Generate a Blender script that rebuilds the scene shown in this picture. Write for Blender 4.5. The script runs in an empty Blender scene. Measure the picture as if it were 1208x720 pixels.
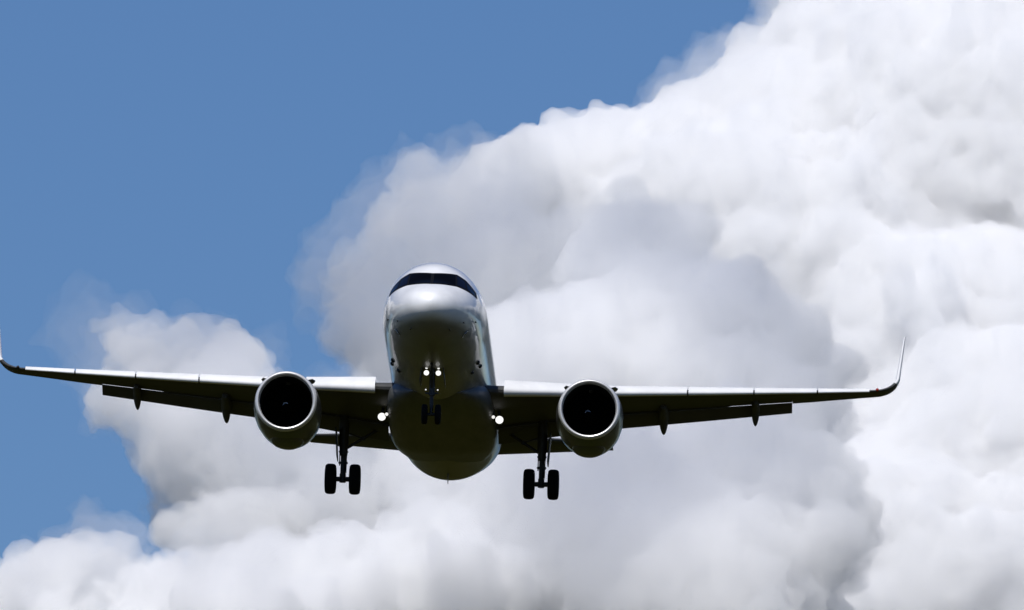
import bpy, bmesh, math, random
import numpy as np
from mathutils import Vector, Matrix, noise
from mathutils.bvhtree import BVHTree

sc = bpy.context.scene
col = sc.collection
rad = math.radians

# ------------------------------------------------------------------ camera
PW, PH = 1208, 720                      # the photograph's frame
DIST = 700.0                            # metres to the aircraft's nose
F = 31.6 * DIST                         # focal length in photo pixels
E0 = rad(9.0)                           # the camera looks up at the approach path
EYE = Vector((0, 0, 1.7))
cd = bpy.data.cameras.new('camera')
cam = bpy.data.objects.new('camera', cd)
col.objects.link(cam)
cam.location = EYE
cam.rotation_euler = (rad(90) + E0, 0, 0)
cd.sensor_width = 36
cd.lens = 36 * F / PW
cd.clip_start = 1
cd.clip_end = 80000
sc.camera = cam
CR = Matrix.Rotation(rad(90) + E0, 3, 'X')


def at(px, py, depth):
    return EYE + CR @ Vector(((px - PW / 2) / F, -(py - PH / 2) / F, -1.0)) * depth


def pix(p):
    q = CR.transposed() @ (p - EYE)
    return (PW / 2 + F * q.x / -q.z, PH / 2 - F * q.y / -q.z)


# ------------------------------------------------------------------ sky, sun, exposure
SE, SA = rad(55), rad(194)              # high, behind the camera and a little to its left
w = bpy.data.worlds.new('World')
sc.world = w
w.use_nodes = True
nt = w.node_tree
bg = nt.nodes['Background']
sk = nt.nodes.new('ShaderNodeTexSky')
sk.sky_type = 'NISHITA'
sk.sun_disc = False
sk.sun_elevation = SE
sk.sun_rotation = SA
sk.altitude = 300
sk.air_density = 1.0
sk.dust_density = 0.15
sk.ozone_density = 7.0
hs = nt.nodes.new('ShaderNodeHueSaturation')
hs.inputs['Hue'].default_value = 0.51
hs.inputs['Saturation'].default_value = 1.15
hs.inputs['Value'].default_value = 1.18
nt.links.new(sk.outputs[0], hs.inputs['Color'])
nt.links.new(hs.outputs[0], bg.inputs[0])
bg.inputs[1].default_value = 0.06
sun_dir = Vector((math.sin(SA) * math.cos(SE), math.cos(SA) * math.cos(SE), math.sin(SE)))
sl = bpy.data.lights.new('sun', 'SUN')
sun = bpy.data.objects.new('sun', sl)
col.objects.link(sun)
sl.energy = 3.95
sl.angle = rad(0.53)
sl.color = (1.0, 0.97, 0.93)
sun.rotation_euler = sun_dir.to_track_quat('Z', 'Y').to_euler()
vs = sc.view_settings
vs.view_transform = 'Standard'
vs.look = 'None'
vs.exposure = 0.0
vs.gamma = 1.0
sc.cycles.max_bounces = 48
sc.cycles.diffuse_bounces = 4
sc.cycles.volume_bounces = 16
sc.cycles.use_denoising = True
sc.cycles.use_adaptive_sampling = True
sc.cycles.adaptive_threshold = 0.02


# ------------------------------------------------------------------ materials
def new_mat(name):
    m = bpy.data.materials.new(name)
    m.use_nodes = True
    return m, m.node_tree, m.node_tree.nodes['Principled BSDF']


def mat(name, rgb, rough=0.5, metal=0.0, coat=0.0, var=0.0, scale=3.0, rvar=0.0, stretch=(1, 1, 1), spec=0.5):
    m, t, b = new_mat(name)
    b.inputs['Base Color'].default_value = (*rgb, 1)
    b.inputs['Roughness'].default_value = rough
    b.inputs['Metallic'].default_value = metal
    b.inputs['Coat Weight'].default_value = coat
    b.inputs['Coat Roughness'].default_value = 0.06
    b.inputs['Specular IOR Level'].default_value = spec
    if var or rvar:
        tc = t.nodes.new('ShaderNodeTexCoord')
        mp = t.nodes.new('ShaderNodeMapping')
        mp.inputs['Scale'].default_value = stretch
        n = t.nodes.new('ShaderNodeTexNoise')
        n.inputs['Scale'].default_value = scale
        n.inputs['Detail'].default_value = 8
        n.inputs['Roughness'].default_value = 0.65
        t.links.new(tc.outputs['Object'], mp.inputs[0])
        t.links.new(mp.outputs[0], n.inputs[0])
        if var:
            r = t.nodes.new('ShaderNodeValToRGB')
            r.color_ramp.elements[0].position = 0.3
            r.color_ramp.elements[1].position = 0.7
            r.color_ramp.elements[0].color = (*[c * (1 - var) for c in rgb], 1)
            r.color_ramp.elements[1].color = (*[min(1, c * (1 + var * 0.4)) for c in rgb], 1)
            t.links.new(n.outputs[0], r.inputs[0])
            t.links.new(r.outputs[0], b.inputs['Base Color'])
        if rvar:
            r2 = t.nodes.new('ShaderNodeMapRange')
            r2.inputs['To Min'].default_value = rough - rvar
            r2.inputs['To Max'].default_value = rough + rvar
            t.links.new(n.outputs[0], r2.inputs[0])
            t.links.new(r2.outputs[0], b.inputs['Roughness'])
    return m


def lamp_mat(name, rgb, strength):
    m, t, b = new_mat(name)
    b.inputs['Base Color'].default_value = (0.8, 0.8, 0.8, 1)
    b.inputs['Emission Color'].default_value = (*rgb, 1)
    b.inputs['Emission Strength'].default_value = strength
    return m


M_paint = mat('silver_paint', (0.66, 0.675, 0.69), 0.34, 0.0, 0.7, 0.10, 1.6, 0.05, (1, 0.35, 1))
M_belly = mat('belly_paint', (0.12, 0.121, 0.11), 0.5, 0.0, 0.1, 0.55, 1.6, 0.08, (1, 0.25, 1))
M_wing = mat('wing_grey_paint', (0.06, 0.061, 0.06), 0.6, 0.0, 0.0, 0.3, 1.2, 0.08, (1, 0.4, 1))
M_white = mat('white_leading_edge_paint', (0.85, 0.85, 0.84), 0.35, 0.0, 0.2, 0.10, 1.4, 0.05)
M_lip = mat('polished_inlet_metal', (0.74, 0.74, 0.74), 0.42, 0.5, 0.0, 0.06, 5.0, 0.06)
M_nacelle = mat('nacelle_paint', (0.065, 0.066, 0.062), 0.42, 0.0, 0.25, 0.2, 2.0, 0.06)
M_duct = mat('inlet_duct_liner', (0.006, 0.006, 0.0065), 0.7, 0.0, 0.0, 0.2, 6.0, spec=0.1)
M_fan = mat('fan_blade_composite', (0.002, 0.002, 0.0022), 1.0, 0.0, 0.0, 0.2, 6.0, spec=0.03)
M_steel = mat('gear_steel', (0.035, 0.035, 0.036), 0.55, 0.3, 0.0, 0.3, 6.0)
M_tyre = mat('tyre_rubber', (0.007, 0.007, 0.007), 0.9, 0.0, 0.0, 0.3, 9.0, spec=0.15)
M_glass = mat('cockpit_glass', (0.004, 0.005, 0.012), 0.08, 0.0, 0.0, 0.0, spec=0.1)
M_front = mat('front_pane_glass', (0.002, 0.002, 0.003), 0.08, spec=0.03)
M_mask = mat('windscreen_mask_paint', (0.006, 0.006, 0.007), 0.5, spec=0.08)
M_dark = mat('dark_metal', (0.03, 0.03, 0.03), 0.55, 0.3, 0.0, 0.3, 8.0)
M_seal = mat('dark_seal', (0.02, 0.02, 0.02), 0.7)
M_red = mat('red_lens', (0.45, 0.03, 0.02), 0.2)
M_spiral = mat('spinner_mark_paint', (0.75, 0.75, 0.75), 0.5)
M_landing = lamp_mat('landing_lamp_lit', (1.0, 0.98, 0.94), 1.2)
M_taxi = lamp_mat('taxi_lamp_lit', (1.0, 0.98, 0.94), 0.9)


def two_tone(name, upper, lower):
    """fuselage colour: pale silver above, darker grey below a soft line that drops under the nose"""
    m, t, b = new_mat(name)
    N, L = t.nodes.new, t.links.new
    tc = N('ShaderNodeTexCoord')
    sp = N('ShaderNodeSeparateXYZ')
    L(tc.outputs['Object'], sp.inputs[0])
    no = N('ShaderNodeTexNoise')
    no.inputs['Scale'].default_value = 1.3
    no.inputs['Detail'].default_value = 8
    L(tc.outputs['Object'], no.inputs[0])
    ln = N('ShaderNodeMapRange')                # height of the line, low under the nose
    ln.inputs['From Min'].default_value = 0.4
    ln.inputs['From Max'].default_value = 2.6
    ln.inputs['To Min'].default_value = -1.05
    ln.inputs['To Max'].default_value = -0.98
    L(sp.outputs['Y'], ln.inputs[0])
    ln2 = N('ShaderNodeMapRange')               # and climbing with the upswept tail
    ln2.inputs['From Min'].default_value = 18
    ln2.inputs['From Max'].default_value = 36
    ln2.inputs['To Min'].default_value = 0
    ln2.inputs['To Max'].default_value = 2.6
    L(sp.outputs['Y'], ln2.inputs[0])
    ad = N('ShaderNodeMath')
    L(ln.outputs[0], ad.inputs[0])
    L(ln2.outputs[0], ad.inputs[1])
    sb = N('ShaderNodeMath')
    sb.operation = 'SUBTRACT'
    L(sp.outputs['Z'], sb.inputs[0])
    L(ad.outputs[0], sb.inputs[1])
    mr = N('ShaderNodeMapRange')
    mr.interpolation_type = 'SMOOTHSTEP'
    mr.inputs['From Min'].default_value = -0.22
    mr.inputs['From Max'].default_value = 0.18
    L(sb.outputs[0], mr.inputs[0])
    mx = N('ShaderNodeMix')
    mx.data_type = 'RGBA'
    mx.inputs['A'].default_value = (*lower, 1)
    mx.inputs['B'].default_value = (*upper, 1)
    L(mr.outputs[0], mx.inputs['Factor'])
    vr = N('ShaderNodeMapRange')
    vr.inputs['From Min'].default_value = 0.3
    vr.inputs['From Max'].default_value = 0.7
    vr.inputs['To Min'].default_value = 0.86
    vr.inputs['To Max'].default_value = 1.04
    L(no.outputs[0], vr.inputs[0])
    ml = N('ShaderNodeMix')
    ml.data_type = 'RGBA'
    ml.blend_type = 'MULTIPLY'
    ml.inputs['Factor'].default_value = 1
    L(mx.outputs['Result'], ml.inputs['A'])
    L(vr.outputs[0], ml.inputs['B'])
    L(ml.outputs['Result'], b.inputs['Base Color'])
    b.inputs['Roughness'].default_value = 0.46
    b.inputs['Specular IOR Level'].default_value = 0.9
    b.inputs['Metallic'].default_value = 0.0
    cw = N('ShaderNodeMapRange')
    cw.inputs['To Min'].default_value = 0.3
    L(mr.outputs[0], cw.inputs[0])
    L(cw.outputs[0], b.inputs['Coat Weight'])
    b.inputs['Coat Roughness'].default_value = 0.08
    return m


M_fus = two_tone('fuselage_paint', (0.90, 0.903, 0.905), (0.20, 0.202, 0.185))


# ------------------------------------------------------------------ mesh helpers
def link(name, me, parent=None, loc=None):
    o = bpy.data.objects.new(name, me)
    col.objects.link(o)
    if parent is not None:
        o.parent = parent
    if loc is not None:
        o.location = loc
    return o


class MB:
    """Collects shapes of one part; build() links them as one mesh object."""

    def __init__(self):
        self.v, self.f, self.mi = [], [], []

    def add(self, v, f, mi=0):
        n = len(self.v)
        self.v += [tuple(map(float, p)) for p in v]
        self.f += [[i + n for i in q] for q in f]
        self.mi += [mi] * len(f)
        return self

    def loft(self, rings, cap0=True, cap1=True, closed=True, mi=0):
        k = len(rings[0])
        v = [p for r in rings for p in r]
        f = []
        for i in range(len(rings) - 1):
            for j in range(k if closed else k - 1):
                a, b = i * k + j, i * k + (j + 1) % k
                f.append([a, b, b + k, a + k])
        if closed and cap0:
            f.append(list(range(k))[::-1])
        if closed and cap1:
            f.append([(len(rings) - 1) * k + j for j in range(k)])
        return self.add(v, f, mi)

    def lathe(self, prof, axis_o, axis_d, seg=48, mi=0, cap=False):
        """prof: (radius, distance along the axis)"""
        o, d = Vector(axis_o), Vector(axis_d).normalized()
        u = d.orthogonal().normalized()
        t = d.cross(u)
        rings = []
        for r, h in prof:
            rings.append([o + d * h + (u * math.cos(2 * math.pi * j / seg) + t * math.sin(2 * math.pi * j / seg)) * max(r, 1e-4)
                          for j in range(seg)])
        return self.loft(rings, cap, cap, True, mi)

    def tube(self, a, b, r0, r1=None, seg=16, mi=0):
        a, b = Vector(a), Vector(b)
        r1 = r0 if r1 is None else r1
        L = (b - a).length
        e = min(0.12 * r0, 0.02)
        return self.lathe([(r0 - e, 0), (r0, e), (r1, L - e), (r1 - e, L)], a, b - a, seg, mi, True)

    def box(self, c, s, rot=None, mi=0, bev=0.0):
        bm = bmesh.new()
        bmesh.ops.create_cube(bm, size=1)
        for q in bm.verts:
            q.co = Vector((q.co.x * s[0], q.co.y * s[1], q.co.z * s[2]))
        if bev:
            bmesh.ops.bevel(bm, geom=bm.edges[:], offset=bev, segments=2, affect='EDGES')
        R = rot if rot is not None else Matrix.Identity(3)
        bm.verts.ensure_lookup_table()
        v = [R @ q.co + Vector(c) for q in bm.verts]
        f = [[q.index for q in g.verts] for g in bm.faces]
        bm.free()
        return self.add(v, f, mi)

    def build(self, name, mats, parent=None, smooth=True, angle=35, recalc=True):
        me = bpy.data.meshes.new(name)
        me.from_pydata(self.v, [], self.f)
        for m in (mats if isinstance(mats, (list, tuple)) else [mats]):
            me.materials.append(m)
        me.polygons.foreach_set('material_index', self.mi)
        if recalc:
            bm = bmesh.new()
            bm.from_mesh(me)
            bmesh.ops.remove_doubles(bm, verts=bm.verts, dist=1e-4)
            bmesh.ops.recalc_face_normals(bm, faces=bm.faces)
            for e in bm.edges:
                if len(e.link_faces) == 2 and e.calc_face_angle(0) > rad(angle):
                    e.smooth = False
            bm.to_mesh(me)
            bm.free()
        if smooth:
            me.polygons.foreach_set('use_smooth', [True] * len(me.polygons))
        me.update()
        return link(name, me, parent)


def pchip(xs, ys, x):
    """monotone cubic interpolation"""
    xs, ys, x = np.array(xs, float), np.array(ys, float), np.array(x, float)
    h = np.diff(xs)
    d = np.diff(ys) / h
    m = np.zeros(len(xs))
    for i in range(1, len(xs) - 1):
        if d[i - 1] * d[i] > 0:
            w1, w2 = 2 * h[i] + h[i - 1], h[i] + 2 * h[i - 1]
            m[i] = (w1 + w2) / (w1 / d[i - 1] + w2 / d[i])
    m[0], m[-1] = d[0], d[-1]
    k = np.clip(np.searchsorted(xs, x, side='right') - 1, 0, len(xs) - 2)
    t = (x - xs[k]) / h[k]
    return ((2 * t ** 3 - 3 * t ** 2 + 1) * ys[k] + (t ** 3 - 2 * t ** 2 + t) * h[k] * m[k]
            + (-2 * t ** 3 + 3 * t ** 2) * ys[k + 1] + (t ** 3 - t ** 2) * h[k] * m[k + 1])


# ------------------------------------------------------------------ ground
m, t, b = new_mat('grassland')
tc = t.nodes.new('ShaderNodeTexCoord')
n1 = t.nodes.new('ShaderNodeTexNoise')
n1.inputs['Scale'].default_value = 0.012
n1.inputs['Detail'].default_value = 10
n2 = t.nodes.new('ShaderNodeTexVoronoi')
n2.inputs['Scale'].default_value = 0.004
mx = t.nodes.new('ShaderNodeMix')
mx.data_type = 'RGBA'
cr = t.nodes.new('ShaderNodeValToRGB')
cr.color_ramp.elements[0].position, cr.color_ramp.elements[0].color = 0.35, (0.026, 0.027, 0.002, 1)
cr.color_ramp.elements[1].position, cr.color_ramp.elements[1].color = 0.7, (0.050, 0.047, 0.004, 1)
t.links.new(tc.outputs['Object'], n1.inputs[0])
t.links.new(tc.outputs['Object'], n2.inputs[0])
t.links.new(n1.outputs[0], cr.inputs[0])
t.links.new(cr.outputs[0], mx.inputs['A'])
t.links.new(n2.outputs['Color'], mx.inputs['B'])
mx.blend_type = 'MULTIPLY'
mx.inputs['Factor'].default_value = 0.35
t.links.new(mx.outputs['Result'], b.inputs['Base Color'])
b.inputs['Roughness'].default_value = 0.95
b.inputs['Specular IOR Level'].default_value = 0.1
g = MB()
gn, gs = 40, 24000.0
gv = [((i / gn - .5) * 2 * gs, (j / gn - .5) * 2 * gs, 0) for j in range(gn + 1) for i in range(gn + 1)]
g.add(gv, [[j * (gn + 1) + i, j * (gn + 1) + i + 1, (j + 1) * (gn + 1) + i + 1, (j + 1) * (gn + 1) + i]
           for j in range(gn) for i in range(gn)])
o = g.build('ground', m, recalc=False)
o['kind'] = 'structure'

# ------------------------------------------------------------------ the airliner
# local axes: +Y aft from the nose tip, +X towards the photo's right, +Z up; z = 0 on the fuselage centre line
plane = bpy.data.objects.new('airliner', None)
col.objects.link(plane)
plane['label'] = 'silver twin-engine passenger jet flying head-on with landing gear down and landing lights lit'
plane['category'] = 'airplane'
PITCH, ROLL, YAW = 3.7, 1.8, -1.6
plane.rotation_mode = 'XYZ'
Rm = Matrix.Rotation(rad(YAW), 4, 'Z') @ Matrix.Rotation(rad(-PITCH), 4, 'X') @ Matrix.Rotation(rad(ROLL), 4, 'Y')
plane.rotation_euler = Rm.to_euler()
plane.location = at(507.5, 339, DIST)
PM = Matrix.Translation(plane.location) @ Rm

# --- fuselage
ST = [0, .06, .2, .45, .8, 1.2, 1.6, 2.0, 2.5, 3.0, 3.6, 4.4, 5.5, 7.0, 10, 16, 24.5, 26.6, 28.2, 30, 32, 34, 36, 37.3, 37.57]
TP = [-.55, -.34, -.15, .04, .24, .44, .66, .96, 1.30, 1.56, 1.75, 1.90, 2.00, 2.05, 2.07, 2.07, 2.07, 2.07, 2.07, 2.06, 2.02, 1.93, 1.78, 1.62, 1.45]
BT = [-.55, -.78, -.97, -1.15, -1.33, -1.48, -1.6, -1.69, -1.79, -1.87, -1.94, -2.0, -2.05, -2.07, -2.07, -2.07, -2.04, -1.58, -1.2, -.72, -.2, .3, .78, 1.08, 1.25]
HW = [0.0, .25, .48, .74, .98, 1.19, 1.35, 1.48, 1.61, 1.71, 1.80, 1.88, 1.95, 1.975, 1.975, 1.975, 1.97, 1.92, 1.78, 1.56, 1.27, .94, .58, .34, .16]
ZC = [-.55, -.55, -.54, -.52, -.49, -.45, -.40, -.35, -.29, -.23, -.16, -.09, -.03, 0, 0, 0, 0, .05, .2, .42, .66, .92, 1.2, 1.32, 1.34]
ss = np.concatenate([np.linspace(0, math.sqrt(8), 60), np.sqrt(np.linspace(8.4, 24, 28)), np.sqrt(np.linspace(24.4, 37.57, 36))])
sq = np.sqrt(ST)
fst, ftp, fbt, fhw, fzc = ss ** 2, pchip(sq, TP, ss), pchip(sq, BT, ss), pchip(sq, HW, ss), pchip(sq, ZC, ss)
NS = 72


def fus_ring(i):
    out = []
    for j in range(NS):
        a = 2 * math.pi * j / NS
        c, s = math.cos(a), math.sin(a)
        h = ftp[i] - fzc[i] if s >= 0 else fzc[i] - fbt[i]
        out.append((fhw[i] * c, fst[i], fzc[i] + h * s))
    return out


fb = MB()
fb.loft([fus_ring(i) for i in range(len(fst))], cap0=False, cap1=True)
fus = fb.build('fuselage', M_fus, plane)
bvh = BVHTree.FromPolygons([v.co[:] for v in fus.data.vertices], [list(p.vertices) for p in fus.data.polygons])


def on_fus(x, z, off):
    h = bvh.ray_cast(Vector((x, -5, z)), Vector((0, 1, 0)))
    n = h[1]
    if n.y > 0:
        n = -n
    return h[0] + n * off


def quad_patch(corners, off, n=10, mb=None, mi=0):
    """a patch laid on the nose between four (x, z) corners given anticlockwise from the lower left"""
    a, b2, c, d = [Vector(q) for q in corners]
    v = []
    for j in range(n + 1):
        for i in range(n + 1):
            u, w_ = i / n, j / n
            q = (a * (1 - u) + b2 * u) * (1 - w_) + (d * (1 - u) + c * u) * w_
            v.append(on_fus(q.x, q.y, off))
    f = [[j * (n + 1) + i, j * (n + 1) + i + 1, (j + 1) * (n + 1) + i + 1, (j + 1) * (n + 1) + i] for j in range(n) for i in range(n)]
    mb.add(v, f, mi)


WB, WT = 0.475, 1.05          # lower and upper edge of the front panes


def ws_quads(e):
    """six panes of the windscreen: front, quarter and rear side panes on each side; e shrinks a pane inside the mask"""
    q = []
    for s in (-1, 1):
        q += [[(s * .02, WB - .07), (s * .91, WB - .02), (s * .87, WT - .01), (s * .02, WT - .09)],
              [(s * .91, WB - .02), (s * 1.28, WB - .09), (s * 1.20, WT - .20), (s * .87, WT - .01)],
              [(s * 1.28, WB - .09), (s * 1.63, WB - .17), (s * 1.56, WB + .02), (s * 1.20, WT - .20)]]
    out = []
    for p in q:
        c = sum((Vector(v) for v in p), Vector((0, 0))) / 4
        out.append([Vector(v) + (c - Vector(v)).normalized() * e for v in p])
    return out


mk = MB()
for s in (-1, 1):
    for p in ([(s * 0, WB - .12), (s * .93, WB - .06), (s * .89, WT + .03), (s * 0, WT - .05)],
              [(s * .93, WB - .06), (s * 1.29, WB - .13), (s * 1.22, WT - .14), (s * .89, WT + .03)],
              [(s * 1.29, WB - .13), (s * 1.665, WB - .205), (s * 1.60, WB + .07), (s * 1.22, WT - .14)]):
        quad_patch(p, 0.006, 10, mk)
mk.build('windscreen', M_mask, fus, recalc=True)
for ip, p in enumerate(ws_quads(0.045)):
    gb = MB()
    quad_patch(p, 0.011, 8, gb)
    gb.build('windscreen_pane', M_front if ip % 3 == 0 else M_glass, fus)


def fus_at(y, ang, off=0.0):
    """point on the fuselage skin at station y, angle measured from straight down towards +X"""
    i = int(np.argmin(abs(fst - y)))
    a = math.radians(-90 + ang)
    c, s = math.cos(a), math.sin(a)
    h = ftp[i] - fzc[i] if s >= 0 else fzc[i] - fbt[i]
    n = Vector((c / fhw[i], 0, s / h)).normalized()
    return Vector((fhw[i] * c, y, fzc[i] + h * s)) + n * off, n


# pitot probes, static ports and blade antennas on the nose and belly
for s in (-1, 1):
    for (y, ang) in ((1.5, 62), (1.25, 36), (2.6, 74)):
        p, n = fus_at(y, s * ang)
        pb = MB()
        pb.box(p + n * .045, (.03, .10, .03), None, 0, .006)
        pb.tube(p + n * .08 + Vector((0, .04, 0)), p + n * .08 - Vector((0, .16, 0)), .022, .016, 10)
        pb.build('pitot_probe', M_dark, fus)
    # circular static-port plate with a dark rim
    p, n = fus_at(2.5, s * 52)
    rb = MB()
    rb.lathe([(.15, .0), (.165, .014), (.15, .022), (.135, .014)], p - n * .005, n, 28, 0)
    rb.lathe([(.134, .015), (.001, .013)], p - n * .005, n, 28, 1)
    rb.build('sensor_plate', [M_white, M_dark], fus)
    for y, ang, rr in ((7.3, 54, .10), (7.8, 44, .09), (8.3, 57, .09)):
        p, n = fus_at(y, s * ang)
        rb = MB()
        rb.lathe([(rr, -.02), (rr * .95, .03), (rr * .6, .07), (.001, .08)], p, n, 20)
        rb.build('drain_mast', M_dark, fus)


def blade(y, top, h, c, name='antenna'):
    i = int(np.argmin(abs(fst - y)))
    z0 = ftp[i] - .02 if top else fbt[i] + .02
    sg = 1 if top else -1
    bb = MB()
    rings = []
    for k in range(5):
        f = k / 4
        cc = c * (1 - .55 * f)
        yo = y + f * c * .5
        rings.append([(th * (1 - .5 * f) * .03, yo + (yy - .5) * cc, z0 + sg * h * f)
                      for yy, th in ((0, 0), (.3, 1), (.7, .8), (1, 0), (.7, -.8), (.3, -1))])
    bb.loft(rings)
    return bb.build(name, M_dark if not top else M_white, fus)


blade(6.6, True, .32, .35)
blade(9.2, True, .30, .35)
blade(23.6, False, .36, .35)
blade(7.4, False, .25, .3)

# --- belly fairing round the wing roots
FY = [9.6, 10.4, 11.4, 12.6, 14, 16, 18.0, 18.6, 20, 21.6]
FB = [-1.95, -2.13, -2.24, -2.31, -2.35, -2.36, -2.36, -2.33, -2.18, -2.0]
FT = [-1.75, -1.35, -1.0, -.75, -.68, -.68, -.72, -.80, -1.1, -1.6]
FW = [.9, 1.5, 1.8, 1.97, 2.04, 2.06, 2.05, 2.03, 1.9, 1.5]
fy = np.linspace(9.6, 21.6, 60)
b_, t_, w_ = pchip(FY, FB, fy), pchip(FY, FT, fy), pchip(FY, FW, fy)
bf = MB()
rings = []
for i in range(len(fy)):
    zc, hh = (b_[i] + t_[i]) / 2, (t_[i] - b_[i]) / 2
    r = []
    for j in range(56):
        a = 2 * math.pi * j / 56
        c, s = math.cos(a), math.sin(a)
        e = 0.62
        r.append((w_[i] * math.copysign(abs(c) ** e, c), fy[i], zc + hh * math.copysign(abs(s) ** (e + .1), s)))
    rings.append(r)
bf.loft(rings)
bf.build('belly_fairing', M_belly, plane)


# --- wings
def airfoil(tc_, n=22, x0=0.0, x1=1.0, camber=.02):
    """closed outline (x, z), lower TE -> LE -> upper TE; chord 1"""
    th = np.linspace(0, math.pi, n)
    x = x0 + (x1 - x0) * (1 - np.cos(th)) / 2
    y = 5 * tc_ * (.2969 * np.sqrt(np.maximum(x, 0)) - .126 * x - .3516 * x ** 2 + .2843 * x ** 3 - .1015 * x ** 4) + .0012
    cm = camber * 4 * x * (1 - x)
    return x, cm + y, cm - y


WX = [0.0, 1.9, 6.4, 10.0, 14.0, 16.38]
WLE = [11.2, 12.15, 14.42, 16.25, 18.3, 19.5]
WC = [7.6, 6.15, 3.95, 3.0, 2.05, 1.38]
WZ = [-1.30, -1.18, -.66, -.16, .42, .78]          # z of the leading edge
WI = [3.2, 3.0, 1.6, .6, -1.0, -2.2]                 # incidence, degrees
WT_ = [.12, .115, .11, .11, .10, .09]


def wing_at(x):
    return [float(np.interp(x, WX, q)) for q in (WLE, WC, WZ, WI, WT_)]


def wing_pt(s, x, cx, dz):
    """point at span x, chord fraction cx and height dz (in chords) of the clean wing"""
    le, c, z, inc, tc_ = wing_at(x)
    a = rad(inc)
    return Vector((s * x, le + c * (cx * math.cos(a) + dz * math.sin(a)), z + c * (dz * math.cos(a) - cx * math.sin(a))))


def wing_ring(s, x, x0, x1, n=18):
    tc_ = wing_at(x)[4]
    xx, up, lo = airfoil(tc_, n, x0, x1)
    pts = [wing_pt(s, x, xx[i], up[i]) for i in range(n - 1, -1, -1)] + [wing_pt(s, x, xx[i], lo[i]) for i in range(1 if x0 == 0 else 0, n)]
    return pts


def span_range(a, b, n):
    return [a + (b - a) * i / (n - 1) for i in range(n)]


ENG_X = 5.75
FLAP_END = 13.25
SLAT = [(2.45, 5.15), (6.15, 9.3), (9.36, 11.8), (11.86, 14.2), (14.26, 16.2)]


def slat_ring(s, x, droop, fwd, dn):
    """nose piece of the aerofoil turned nose-down about its lower rear corner and slid forward"""
    le, c, z, inc, tc_ = wing_at(x)
    n = 14
    ch = .14
    xx, up, lo = airfoil(tc_ * 1.05, n, 0, ch)
    lower = [(xx[i], lo[i]) for i in range(1, n) if xx[i] < .055]
    outl = [(xx[i], up[i] + .004) for i in range(n - 1, -1, -1)] + lower + [(.07, float(np.interp(.07, xx, lo)) + .03), (.11, float(np.interp(.11, xx, up)) - .025)]
    a = rad(droop)
    px, pz = .05, -.03
    pts = []
    for u, v in outl:
        du, dv = u - px, v - pz
        pts.append((px + du * math.cos(a) - dv * math.sin(a) - fwd, pz - dn + dv * math.cos(a) + du * math.sin(a)))
    return [wing_pt(s, x, u, v) for u, v in pts]


def flap_ring(s, x, ang, c_frac, aft, dn, n=12):
    le, c, z, inc, tc_ = wing_at(x)
    xx, up, lo = airfoil(.15, n, 0, 1, .03)
    a = rad(ang)
    pts = []
    for u, v in [(xx[i], up[i]) for i in range(n - 1, -1, -1)] + [(xx[i], lo[i]) for i in range(1, n)]:
        u, v = u * c_frac, v * c_frac
        pts.append((aft + u * math.cos(a) + v * math.sin(a), -dn + v * math.cos(a) - u * math.sin(a)))
    return [wing_pt(s, x, u, v) for u, v in pts]


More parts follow.
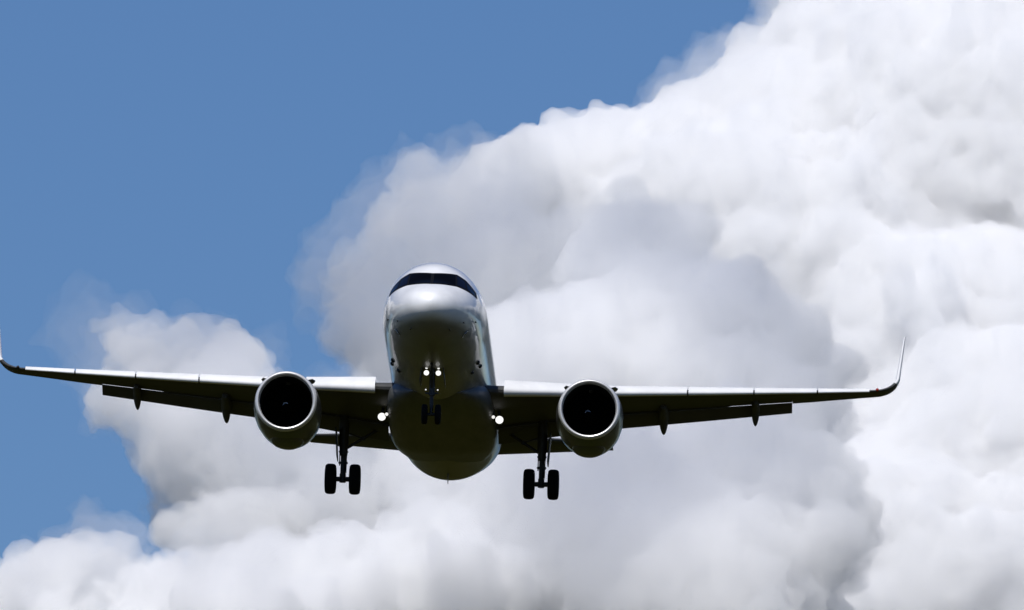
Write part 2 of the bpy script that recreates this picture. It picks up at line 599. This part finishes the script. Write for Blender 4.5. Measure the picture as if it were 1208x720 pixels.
for s in (-1, 1):
    wb = MB()
    # inboard of the flap end the fixed wing stops ahead of the flap; outboard it runs to the aileron's trailing edge
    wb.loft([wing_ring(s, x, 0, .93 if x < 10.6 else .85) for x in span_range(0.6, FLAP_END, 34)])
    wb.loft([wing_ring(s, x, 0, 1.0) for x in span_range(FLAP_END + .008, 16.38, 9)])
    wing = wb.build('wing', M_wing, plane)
    for a_, b__ in SLAT:
        sb = MB()
        sb.loft([slat_ring(s, x, 20, .045, .012) for x in span_range(a_, b__, 7)])
        sb.build('slat', M_white, wing)
    # flaps: inboard panel by the body, outboard panel beyond the kink
    for a_, b__, an in ((2.1, 6.3, 16), (6.4, FLAP_END, 0)):
        k = MB()
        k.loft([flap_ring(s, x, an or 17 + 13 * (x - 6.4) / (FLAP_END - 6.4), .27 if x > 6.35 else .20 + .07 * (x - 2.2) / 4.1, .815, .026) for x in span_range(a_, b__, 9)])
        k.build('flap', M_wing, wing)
    # aileron split line is the gap; flap track fairings hang below and behind
    for x, L, r in ((6.55, 3.3, .20), (8.38, 2.9, .19), (11.86, 2.3, .165)):
        k = MB()
        p0 = wing_pt(s, x, .50, -.045)
        p1 = wing_pt(s, x, .80, -.07)
        end = wing_pt(s, x, 1.10, 0)
        end.z = p1.z - .56 if x < 11 else p1.z - .56
        rings = []
        for i in range(13):
            f = i / 12
            if f < .45:
                q = p0.lerp(p1, f / .45)
            else:
                q = p1.lerp(end, (f - .45) / .55)
            rr = r * max(.02, math.sin(math.pi * min(1, .08 + f * .93)) ** .55)
            rings.append([(q.x + rr * math.cos(2 * math.pi * j / 14), q.y, q.z + rr * 1.35 * math.sin(2 * math.pi * j / 14)) for j in range(14)])
        k.loft(rings)
        k.build('flap_track_fairing', M_wing, wing)
    # sharklet: the tip curves up into a tall blade
    k = MB()
    rings = []
    le, c, z, inc, tc_ = wing_at(16.38)
    P = []
    Rr = .72
    for i in range(9):
        a = rad(7 + 77 * i / 8)
        a0 = rad(7)
        P.append((16.38 + Rr * (math.sin(a) - math.sin(a0)) * 1.42, z + Rr * (math.cos(a0) - math.cos(a)) * 1.0, a))
    for i in range(1, 8):
        f = i / 7
        P.append((P[8][0] + f * .19, P[8][1] + f * 1.9, rad(84)))
    tot = len(P) - 1
    for i, (x, zz, a) in enumerate(P):
        f = i / tot
        ch = c * ((1 - f) ** .8 * .72 + .28)
        tw = rad(inc * (1 - f) ** 3)
        yo = le + 1.25 * f ** 1.3 + max(0, f - .5) * .9
        xx, up, lo = airfoil(tc_ + .085 * min(1, 2 * f), 12, 0, 1, .02 * (1 - f))
        nx, nz = -math.sin(a), math.cos(a)
        ring = []
        for u, v in [(xx[q], up[q]) for q in range(11, -1, -1)] + [(xx[q], lo[q]) for q in range(1, 12)]:
            u, v = u * math.cos(tw) + v * math.sin(tw), v * math.cos(tw) - u * math.sin(tw)
            ring.append((s * (x + nx * v * ch), yo + u * ch, zz + nz * v * ch))
        rings.append(ring)
    k.loft(rings)
    wl = k.build('winglet', [M_wing, M_white], wing)
    for p in wl.data.polygons:
        if p.center.z > z + .42:
            p.material_index = 1
    # navigation lamp behind its lens at the tip's leading edge
    k = MB()
    q = Vector((s * 16.5, le + .02, z + .05))
    k.lathe([(.001, -.09), (.04, -.07), (.06, -.02), (.06, .05), (.001, .06)], q, (0, 1, 0), 16)
    k.build('navigation_light', M_red if s > 0 else M_dark, wing)
    # landing lights hanging below the wing root
    for dx, r, ly, lz, mm in ((2.24, .135, 14.3, -1.88, M_landing), (2.03, .05, 13.6, -1.93, M_taxi)):
        k = MB()
        q = Vector((s * dx, ly, lz))
        k.lathe([(r + .02, 0), (r + .035, .02), (r + .03, .12), (r * .6, .22), (.001, .24)], q, (0, 1, 0), 28, 0)
        k.lathe([(r + .015, -.001), (r * .8, -.02), (.001, -.035)], q, (0, 1, 0), 28, 1)
        k.tube(q + Vector((0, .1, 0)), q + Vector((-s * .05, .35, .55)), .05, .06, 12)
        k.build('landing_light', [M_dark, mm], wing)

# --- engines
EY, EZ = 10.75, -2.12
for s in (-1, 1):
    c = Vector((s * ENG_X, EY, EZ))
    fwd = Vector((-s * .012, 1, -.02)).normalized()
    k = MB()
    k.lathe([(1.175, .17), (1.215, .4), (1.262, .9), (1.28, 1.5), (1.262, 2.1), (1.19, 2.9), (1.06, 3.55), (1.03, 3.6),
             (1.0, 3.5), (1.0, 2.6)], c, fwd, 96, 0)
    k.lathe([(1.0, 2.6), (.62, 2.62), (.66, 3.2), (.52, 4.2), (.46, 4.3), (.36, 4.3), (.22, 4.7), (.02, 5.1)], c, fwd, 64, 1)
    # accessory bulge along the keel
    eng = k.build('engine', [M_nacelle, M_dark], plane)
    kk = MB()
    rings = []
    for i in range(15):
        f = i / 14
        y = .55 + 2.5 * f
        rr = math.sin(math.pi * f) ** .6 + .01
        rings.append([c + fwd * y + Vector((math.cos(2 * math.pi * j / 20) * .62 * rr, 0, -1.12 - .02 * f + math.sin(2 * math.pi * j / 20) * .24 * rr)) for j in range(20)])
    kk.loft(rings)
    kk.build('cowl_bulge', M_nacelle, eng)
    k = MB()
    k.lathe([(1.178, .168), (1.165, .10), (1.145, .045), (1.115, .008), (1.085, -.004), (1.055, .008), (1.03, .05), (1.012, .12), (1.0, .22)], c, fwd, 96)
    k.build('inlet_lip', M_lip, eng)
    k = MB()
    k.lathe([(1.0, .22), (.99, .35), (.985, .6), (1.0, 1.2), (1.0, 1.75), (.001, 1.76)], c, fwd, 96)
    k.build('inlet_duct', M_duct, eng)
    k = MB()
    ax = fwd
    for bl in range(18):
        a0 = 2 * math.pi * bl / 18
        rings = []
        for i in range(8):
            f = i / 7
            r = .30 + f * .675
            tw = rad(25 + 38 * f)
            chd = .34 + .14 * f
            sweep = .10 * f * f
            pts = []
            for u, v in ((-.5, 0), (-.2, .035), (.2, .03), (.5, 0), (.2, -.005), (-.2, -.01)):
                tg, axv = u * chd * math.sin(tw) + v * math.cos(tw), u * chd * math.cos(tw) - v * math.sin(tw)
                ang = a0 + tg / r + sweep
                pts.append(c + ax * (1.42 + axv * .5) + Vector((math.cos(ang) * r, 0, math.sin(ang) * r)))
            rings.append(pts)
        k.loft(rings)
    k.build('fan', M_fan, eng)
    k = MB()
    k.lathe([(.02, .90), (.08, .93), (.17, 1.04), (.26, 1.20), (.30, 1.3), (.30, 1.6)], c, fwd, 48)
    # painted comma on the spinner
    v, f = [], []
    for i in range(11):
        a = rad(70 + 90 * i / 10)
        r0 = .085 + .009 * i
        for dr in (0, .085 * math.sin(math.pi * (i + .6) / 11.2)):
            r = r0 + dr
            y = float(np.interp(r, [.02, .08, .17, .26, .30], [.90, .93, 1.04, 1.20, 1.3])) - .006
            v.append(c + fwd * y + Vector((math.cos(a) * r, 0, math.sin(a) * r)))
    for i in range(10):
        f.append([2 * i, 2 * i + 1, 2 * i + 3, 2 * i + 2])
    k.add(v, f, 1)
    k.build('spinner', [M_fan, M_spiral], eng)
    # pylon from the cowl to the wing
    k = MB()
    rings = []
    for y, zt, zb, hw_ in ((11.9, -.98, -1.15, .05), (12.6, -.78, -1.3, .16), (13.6, -.68, -1.4, .20), (14.6, -.72, -1.5, .20), (16.4, -1.05, -1.5, .14), (17.4, -1.2, -1.4, .04)):
        rings.append([(s * ENG_X + a * hw_, y, zb + (zt - zb) * b2) for a, b2 in ((-1, 0), (-1, .8), (-.5, 1), (.5, 1), (1, .8), (1, 0))])
    k.loft(rings)
    k.build('pylon', M_nacelle, eng)
    # chines: one thin strake on the inboard shoulder, one outboard
    for side, ang in ((-s, 38), (s, 38)):
        k = MB()
        a = rad(ang)
        d = Vector((side * math.sin(a + .4), 0, math.cos(a + .4)))
        base = c + Vector((side * math.sin(a) * 1.24, 0, math.cos(a) * 1.24))
        tn = Vector((d.z, 0, -d.x)) * .012
        pr = [(.75, -.02), (1.0, .20), (1.5, .30), (1.75, .24), (1.75, -.02)]
        k.loft([[base + Vector((0, y, 0)) + d * h + tn for y, h in pr], [base + Vector((0, y, 0)) + d * h - tn for y, h in pr]])
        k.build('strake', M_nacelle, eng, smooth=False)


# --- landing gear
def wheel_mesh(mb, c, r, wd):
    """tyre with rounded shoulders and a recessed hub, axle along X"""
    h = wd / 2
    prof = [(r * .50, -h * .7), (r * .58, -h * .98), (r * .72, -h), (r * .88, -h * .93), (r * .97, -h * .68), (r, -h * .3), (r * .992, -h * .28), (r * .992, -h * .24),
            (r, -h * .22), (r, h * .22), (r * .992, h * .24), (r * .992, h * .28), (r, h * .3), (r * .97, h * .68), (r * .88, h * .93), (r * .72, h), (r * .58, h * .98), (r * .50, h * .7)]
    mb.lathe(prof, c, (1, 0, 0), 48, 0)
    mb.lathe([(.001, -h * .35), (r * .2, -h * .4), (r * .3, -h * .2), (r * .42, -h * .3), (r * .505, -h * .72), (r * .53, -h * .75), (r * .53, h * .75), (r * .505, h * .72),
              (r * .42, h * .3), (r * .3, h * .2), (r * .2, h * .4), (.001, h * .35)], c, (1, 0, 0), 36, 1)


GX, GY, GZ = 3.795, 17.7, -3.62
for s in (-1, 1):
    g = Vector((s * GX, GY, GZ))
    k = MB()
    top = Vector((s * (GX - .0), GY - .25, -1.0))
    k.tube(g + Vector((0, -.03, .02)), g + Vector((0, -.06, .95)), .10, .10, 20)             # piston
    k.tube(g + Vector((0, -.06, .90)), g + Vector((0, -.10, 1.25)), .155, .165, 20)
    k.tube(g + Vector((0, -.10, 1.22)), top, .18, .20, 20)                                    # outer cylinder
    k.tube(g + Vector((-.30, 0, 0)), g + Vector((.30, 0, 0)), .095, .095, 16)                  # axle
    k.tube(g + Vector((0, 0, -.13)), g + Vector((0, -.02, .22)), .13, .12, 16)
    k.box(g + Vector((0, .20, .42)), (.10, .05, .55), Matrix.Rotation(rad(24), 3, 'X'), 0, .015)      # torque links
    k.box(g + Vector((0, .22, .86)), (.12, .05, .50), Matrix.Rotation(rad(-22), 3, 'X'), 0, .015)
    for dx, dy, z0, z1 in ((.12, -.16, .2, 1.5), (-.13, -.14, .5, 1.7)):
        k.tube(g + Vector((dx, dy, z0)), g + Vector((dx * 1.1, dy, z1)), .022, .022, 8)          # hoses
    for z0 in (.62, 1.05, 1.32):
        k.box(g + Vector((0, -.08, z0)), (.36, .22, .07), None, 0, .02)
    gear = k.build('main_gear', M_steel, plane)
    for dx in (-.465, .465):
        k = MB()
        wheel_mesh(k, g + Vector((dx, 0, 0)), .585, .43)
        k.build('wheel', [M_tyre, M_steel], gear)
    k = MB()
    a1 = g + Vector((-s * .12, 0, 1.22))
    a2 = Vector((s * (GX - 1.35), GY + .05, -1.62))
    mid = a1.lerp(a2, .5)
    k.tube(a1, mid, .055, .06, 12)
    k.tube(mid, a2, .06, .06, 12)
    k.box(mid, (.16, .12, .16), None, 0, .03)
    k.tube(mid, g + Vector((0, -.02, 1.85)), .03, .03, 10)
    k.build('side_brace', M_steel, gear)
    k = MB()
    k.box(g + Vector((s * .27, -.05, 1.35)), (.045, 1.05, 1.15), Matrix.Rotation(rad(s * 4), 3, 'Y'), 0, .015)
    k.tube(g + Vector((s * .10, -.05, 1.3)), g + Vector((s * .26, -.05, 1.3)), .03, .03, 8)
    k.build('gear_door', M_wing, gear)

# nose gear with its lamps
n = Vector((0, 5.07, -3.75))
k = MB()
k.tube(n + Vector((0, 0, 0)), n + Vector((0, -.05, .75)), .065, .065, 18)
k.tube(n + Vector((0, -.05, .70)), n + Vector((0, -.12, 1.95)), .105, .11, 18)
k.tube(n + Vector((-.27, 0, 0)), n + Vector((.27, 0, 0)), .06, .06, 14)
k.box(n + Vector((0, -.06, .78)), (.26, .20, .12), None, 0, .025)
k.box(n + Vector((0, -.09, 1.54)), (.62, .08, .07), None, 0, .02)
k.box(n + Vector((0, -.07, .80)), (.52, .06, .06), None, 0, .02)
k.tube(n + Vector((0, -.08, .95)), n + Vector((0, -1.0, 1.75)), .05, .05, 12)
k.box(n + Vector((0, .15, .45)), (.07, .04, .5), Matrix.Rotation(rad(22), 3, 'X'), 0, .012)
ng = k.build('nose_gear', M_steel, plane)
for dx in (-.25, .25):
    k = MB()
    wheel_mesh(k, n + Vector((dx, 0, 0)), .38, .22)
    k.build('wheel', [M_tyre, M_steel], ng)
for sx in (-1, 1):
    for dx, z, r, mm in ((.225, 1.55, .09, M_landing), (.225, .90, .02, M_taxi), (.225, 1.74, .04, M_taxi)):
        k = MB()
        q = n + Vector((sx * dx, -.20, z))
        k.lathe([(r + .012, 0), (r + .022, .015), (r + .02, .07), (r * .5, .13), (.001, .14)], q, (0, 1, .05), 24, 0)
        k.lathe([(r + .008, -.001), (r * .8, -.014), (.001, -.022)], q, (0, 1, .05), 24, 1)
        k.tube(q + Vector((0, .08, 0)), q + Vector((-sx * .08, .14, 0)), .02, .02, 8)
        k.build('landing_light' if r > .05 else 'taxi_light', [M_dark, mm], ng)
for sx in (-1, 1):
    k = MB()
    k.box(Vector((sx * .44, 5.35, -2.28)), (.03, 1.3, .52), Matrix.Rotation(rad(sx * -6), 3, 'Y'), 0, .012)
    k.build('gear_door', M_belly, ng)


# --- tail surfaces
def surf_ring(le, c, base, out, th, n=14):
    xx, up, lo = airfoil(th, n, 0, 1, 0)
    return [base + Vector((0, le + xx[i] * c, 0)) + out * (up[i] * c) for i in range(n - 1, -1, -1)] + \
           [base + Vector((0, le + xx[i] * c, 0)) + out * (lo[i] * c) for i in range(1, n)]


for s in (-1, 1):
    k = MB()
    up = Vector((-s * math.sin(rad(6)), 0, math.cos(rad(6))))
    k.loft([surf_ring(31.6 + x * .62, 4.0 - x * .43, Vector((s * x, 0, 1.28 + x * .105)), up, .105) for x in span_range(.3, 5.95, 12)])
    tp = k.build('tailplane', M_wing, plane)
k = MB()
k.loft([surf_ring(28.4 + z * .78, 6.0 - z * .66, Vector((0, 0, 1.6 + z)), Vector((1, 0, 0)), .10) for z in span_range(0, 6.2, 12)])
k.build('tail_fin', M_paint, plane)

# ------------------------------------------------------------------ clouds
# Each cloud is a closed, many-lobed body of scattering droplets with a real size and place, several kilometres off.


def fog(name, dens):
    m = bpy.data.materials.new(name)
    m.use_nodes = True
    nd = m.node_tree.nodes
    nd.clear()
    out = nd.new('ShaderNodeOutputMaterial')
    v = nd.new('ShaderNodeVolumeScatter')
    v.inputs['Color'].default_value = (0.996, 0.994, 0.988, 1)
    v.inputs['Density'].default_value = dens
    v.inputs['Anisotropy'].default_value = 0.0
    m.node_tree.links.new(v.outputs[0], out.inputs['Volume'])
    return m


ICO = {}


def ico(k):
    if k not in ICO:
        bm = bmesh.new()
        bmesh.ops.create_icosphere(bm, subdivisions=k, radius=1)
        bm.verts.ensure_lookup_table()
        ICO[k] = (np.array([v.co[:] for v in bm.verts]), np.array([[v.index for v in f.verts] for f in bm.faces]))
        bm.free()
    return ICO[k]


def skin(name, sph, vox, squash, octaves, seed):
    """one closed skin round all the lobes, roughened at several scales"""
    V, T, n0 = [], [], 0
    for c, r in sph:
        v, t = ico(4 if r > 25 * vox else 3 if r > 6 * vox else 2)
        V.append(v * np.array((r, r, r * squash)) + np.array(c))
        T.append(t + n0)
        n0 += len(v)
    V, T = np.concatenate(V), np.concatenate(T)
    org = V.mean(0)
    me = bpy.data.meshes.new(name)
    me.from_pydata((V - org).tolist(), [], T.tolist())
    o = link(name, me, None, org)

    def remesh(size):
        md = o.modifiers.new('remesh', 'REMESH')
        md.mode = 'VOXEL'
        md.voxel_size = size
        old = o.data
        new = bpy.data.meshes.new_from_object(o.evaluated_get(bpy.context.evaluated_depsgraph_get()))
        o.modifiers.clear()
        o.data = new
        bpy.data.meshes.remove(old)
        return new

    me2 = remesh(vox)
    n = len(me2.vertices)
    off = Vector((seed * 13.7, seed * 7.1, 0))
    for size, amp, hard in octaves:
        co = np.empty(n * 3)
        no = np.empty(n * 3)
        me2.vertices.foreach_get('co', co)
        me2.vertices.foreach_get('normal', no)
        co, no = co.reshape(-1, 3), no.reshape(-1, 3)
        f = np.array([noise.turbulence(Vector(p) / size + off, 3, hard) for p in co])
        f = f - f.mean()
        me2.vertices.foreach_set('co', (co + no * (f * amp)[:, None]).ravel())
        me2.update()
    remesh(vox)                             # a clean closed skin again
    return o


def cloud(label, lumps, dens, vox, seed, levels=((16, .40), (9, .36)), rough=1.0, squash=.85, fringe=0.0):
    """lumps: (centre, radius) of the main lobes; smaller lobes bud from each. fringe: density of the thin ragged veil round the dense core"""
    rnd = random.Random(seed)
    sph = list(lumps)
    cur = list(lumps)
    for nb, k in levels:
        nxt = []
        for c, r in cur:
            for i in range(nb):
                v = Vector((rnd.gauss(0, 1), rnd.gauss(0, 1), rnd.gauss(0, 1) + .25)).normalized()
                nxt.append((c + Vector((v.x, v.y, v.z * squash)) * r * rnd.uniform(.72, 1.0), r * k * rnd.uniform(.4, 1.3)))
        sph += nxt
        cur = nxt
    o = skin('cloud', sph, vox, squash, ((95, 26 * rough, True), (34, 12 * rough, True), (12, 5.5 * rough, False), (5, 2.2 * rough, False)), seed)
    o.data.materials.append(fog('cloud_droplets', dens))
    o['label'] = label
    o['kind'] = 'stuff'
    if fringe:
        q = skin('fringe', [(c, r * 1.04 + 2.5) for c, r in sph], vox * 1.5, squash, ((60, 22, False), (22, 15, True), (9, 9, False), (4.5, 4, False)), seed + 40)
        q.data.materials.append(fog('cloud_veil', fringe))
        q.location -= o.location
        q.parent = o
    return o


def L3(px, py, r, d):
    return (at(px, py, d), r * d / F)


# tall white cumulus filling the right of the sky, its face leaning back
LV = ((14, .40), (9, .38))


def lean(rows, d, k=.52):
    """main lobes from (px, py, radius): the lower ones stand nearer, and their faces make one sloping front"""
    return [L3(px, py, r, d - k * (py - 360) + .85 * r * d / F) for px, py, r in rows]


cloud('towering bright white cumulus cloud filling the right side of the sky',
      lean([(1150, 260, 330), (940, 360, 270), (950, 190, 180), (872, 170, 108), (805, 208, 110), (714, 218, 96), (622, 248, 88),
            (1220, 640, 330), (1000, 720, 260), (1350, 300, 350), (1040, 110, 165), (1150, 90, 250), (1260, 60, 290), (1175, -60, 250), (1120, 480, 260), (1110, 780, 300)], 9800),
      .10, 1.6, 3, ((30, .18), (10, .40)), .85, fringe=.007)
cloud('soft grey cloud with a frayed left edge behind the aircraft nose',
      lean([(545, 255, 82), (475, 300, 68), (432, 330, 48), (425, 375, 36), (560, 390, 115), (650, 330, 110), (490, 420, 60)], 9300), .03, 1.6, 5, LV, 1.0, fringe=.008)
cloud('shaded grey cumulus lobe in front of the white one',
      lean([(730, 296, 68), (775, 300, 70), (815, 335, 62), (690, 322, 48), (770, 380, 110), (850, 375, 66), (720, 410, 110), (830, 440, 130), (905, 430, 70), (950, 480, 66), (985, 445, 34), (945, 575, 80), (880, 600, 150), (640, 440, 110), (700, 640, 190),
            (985, 645, 50), (800, 720, 200), (560, 560, 120)], 8750),
      .06, 1.3, 8, ((26, .20), (9, .42)), .8, fringe=.003)
cloud('small grey cumulus cloud behind the left wing',
      lean([(158, 412, 58), (235, 420, 58), (150, 475, 56), (240, 515, 88), (335, 560, 110), (275, 630, 75), (470, 510, 85), (410, 620, 90)], 8900), (.05), 1.4, 11, LV, .9, fringe=.004)
cloud('low cloud bank with a sunlit white crest in the lower left corner',
      lean([(100, 682, 66), (50, 700, 60), (20, 745, 85), (190, 715, 70), (310, 715, 80), (420, 720, 90), (540, 705, 105), (250, 800, 150)], 8750), .07, 1.4, 14, LV, .9, fringe=.01)


# an added thin deck, unseen above the picture, placed to shade the clouds below
def over(px, py, r, d, up=600):
    c, q = L3(px, py, r, d)
    return (c + sun_dir * up, q)


cloud('added unseen thin cloud deck that shades the cumulus',
      [over(750, 280, 85, 8780), over(850, 340, 85, 8760), over(900, 430, 95, 8730), over(980, 480, 80, 8700), over(880, 570, 115, 8660), over(760, 560, 120, 8650), over(720, 680, 130, 8620),
       over(610, 590, 90, 8660), over(450, 300, 130, 9300), over(570, 230, 100, 9330),
       over(220, 400, 80, 8870), over(350, 560, 95, 8820), over(500, 520, 90, 8820), over(20, 740, 70, 8650), over(215, 700, 60, 8750), over(130, 780, 80, 8650), over(420, 640, 70, 8800)], .0075, 5.0, 21, LV, .8)


# cumulus added on either side, out of the picture, to whiten the fuselage reflections
for side in (-1, 1):
    rnd = random.Random(60 + side)
    rows = []
    for k in range(17):
        az, rr = rad(3.1 + .8 * k + .2 * k * k), min(rnd.uniform(420, 760), 115 + 75 * k)
        dd = rnd.uniform(7000, 9000)
        rows.append((Vector((side * math.sin(az) * dd, math.cos(az) * dd, rnd.uniform(1000, 1400))), rr))
    cloud('added bank of unseen cumulus clouds for reflections, along the horizon on the %s of the picture' % ('left' if side < 0 else 'right'), rows, .02, 26, 70 + side, ((10, .42),), 3.0)

if __name__ == '__main__':
    import sys
    for nm, p, ob in (('engL', (-ENG_X, EY, EZ), (336, 472.5)), ('engR', (ENG_X, EY, EZ), (695.6, 484)),
                      ('gearL', (-GX, GY, GZ), (402, 564)), ('gearR', (GX, GY, GZ), (638, 572)),
                      ('tipL', (-16.38, 19.5, .78), (28, 431)), ('tipR', (16.38, 19.5, .78), (1030, 466)),
                      ('rootL', (-2.2, 12.3, -1.15), (445, 456)), ('rootR', (2.2, 12.3, -1.15), (595, 459)),
                      ('belly', (0, 24, -2.06), (530, 566)), ('crown', (0, 5.5, 2.05), (514, 311)),
                      ('flapL', (-13.25, 20.5, 0.0), (124, 458)), ('flapR', (13.25, 20.5, 0), (935, 482)),
                      ('nlight', (0, 5, -2.3), (510, 440)), ('tailL', (-2, 33, .9), (465, 521)), ('tailR', (2, 33, .9), (595, 527))):
        q = pix(PM @ Vector(p))
        sys.stderr.write('%s %.0f %.0f  vs %s\n' % (nm, q[0], q[1], ob))
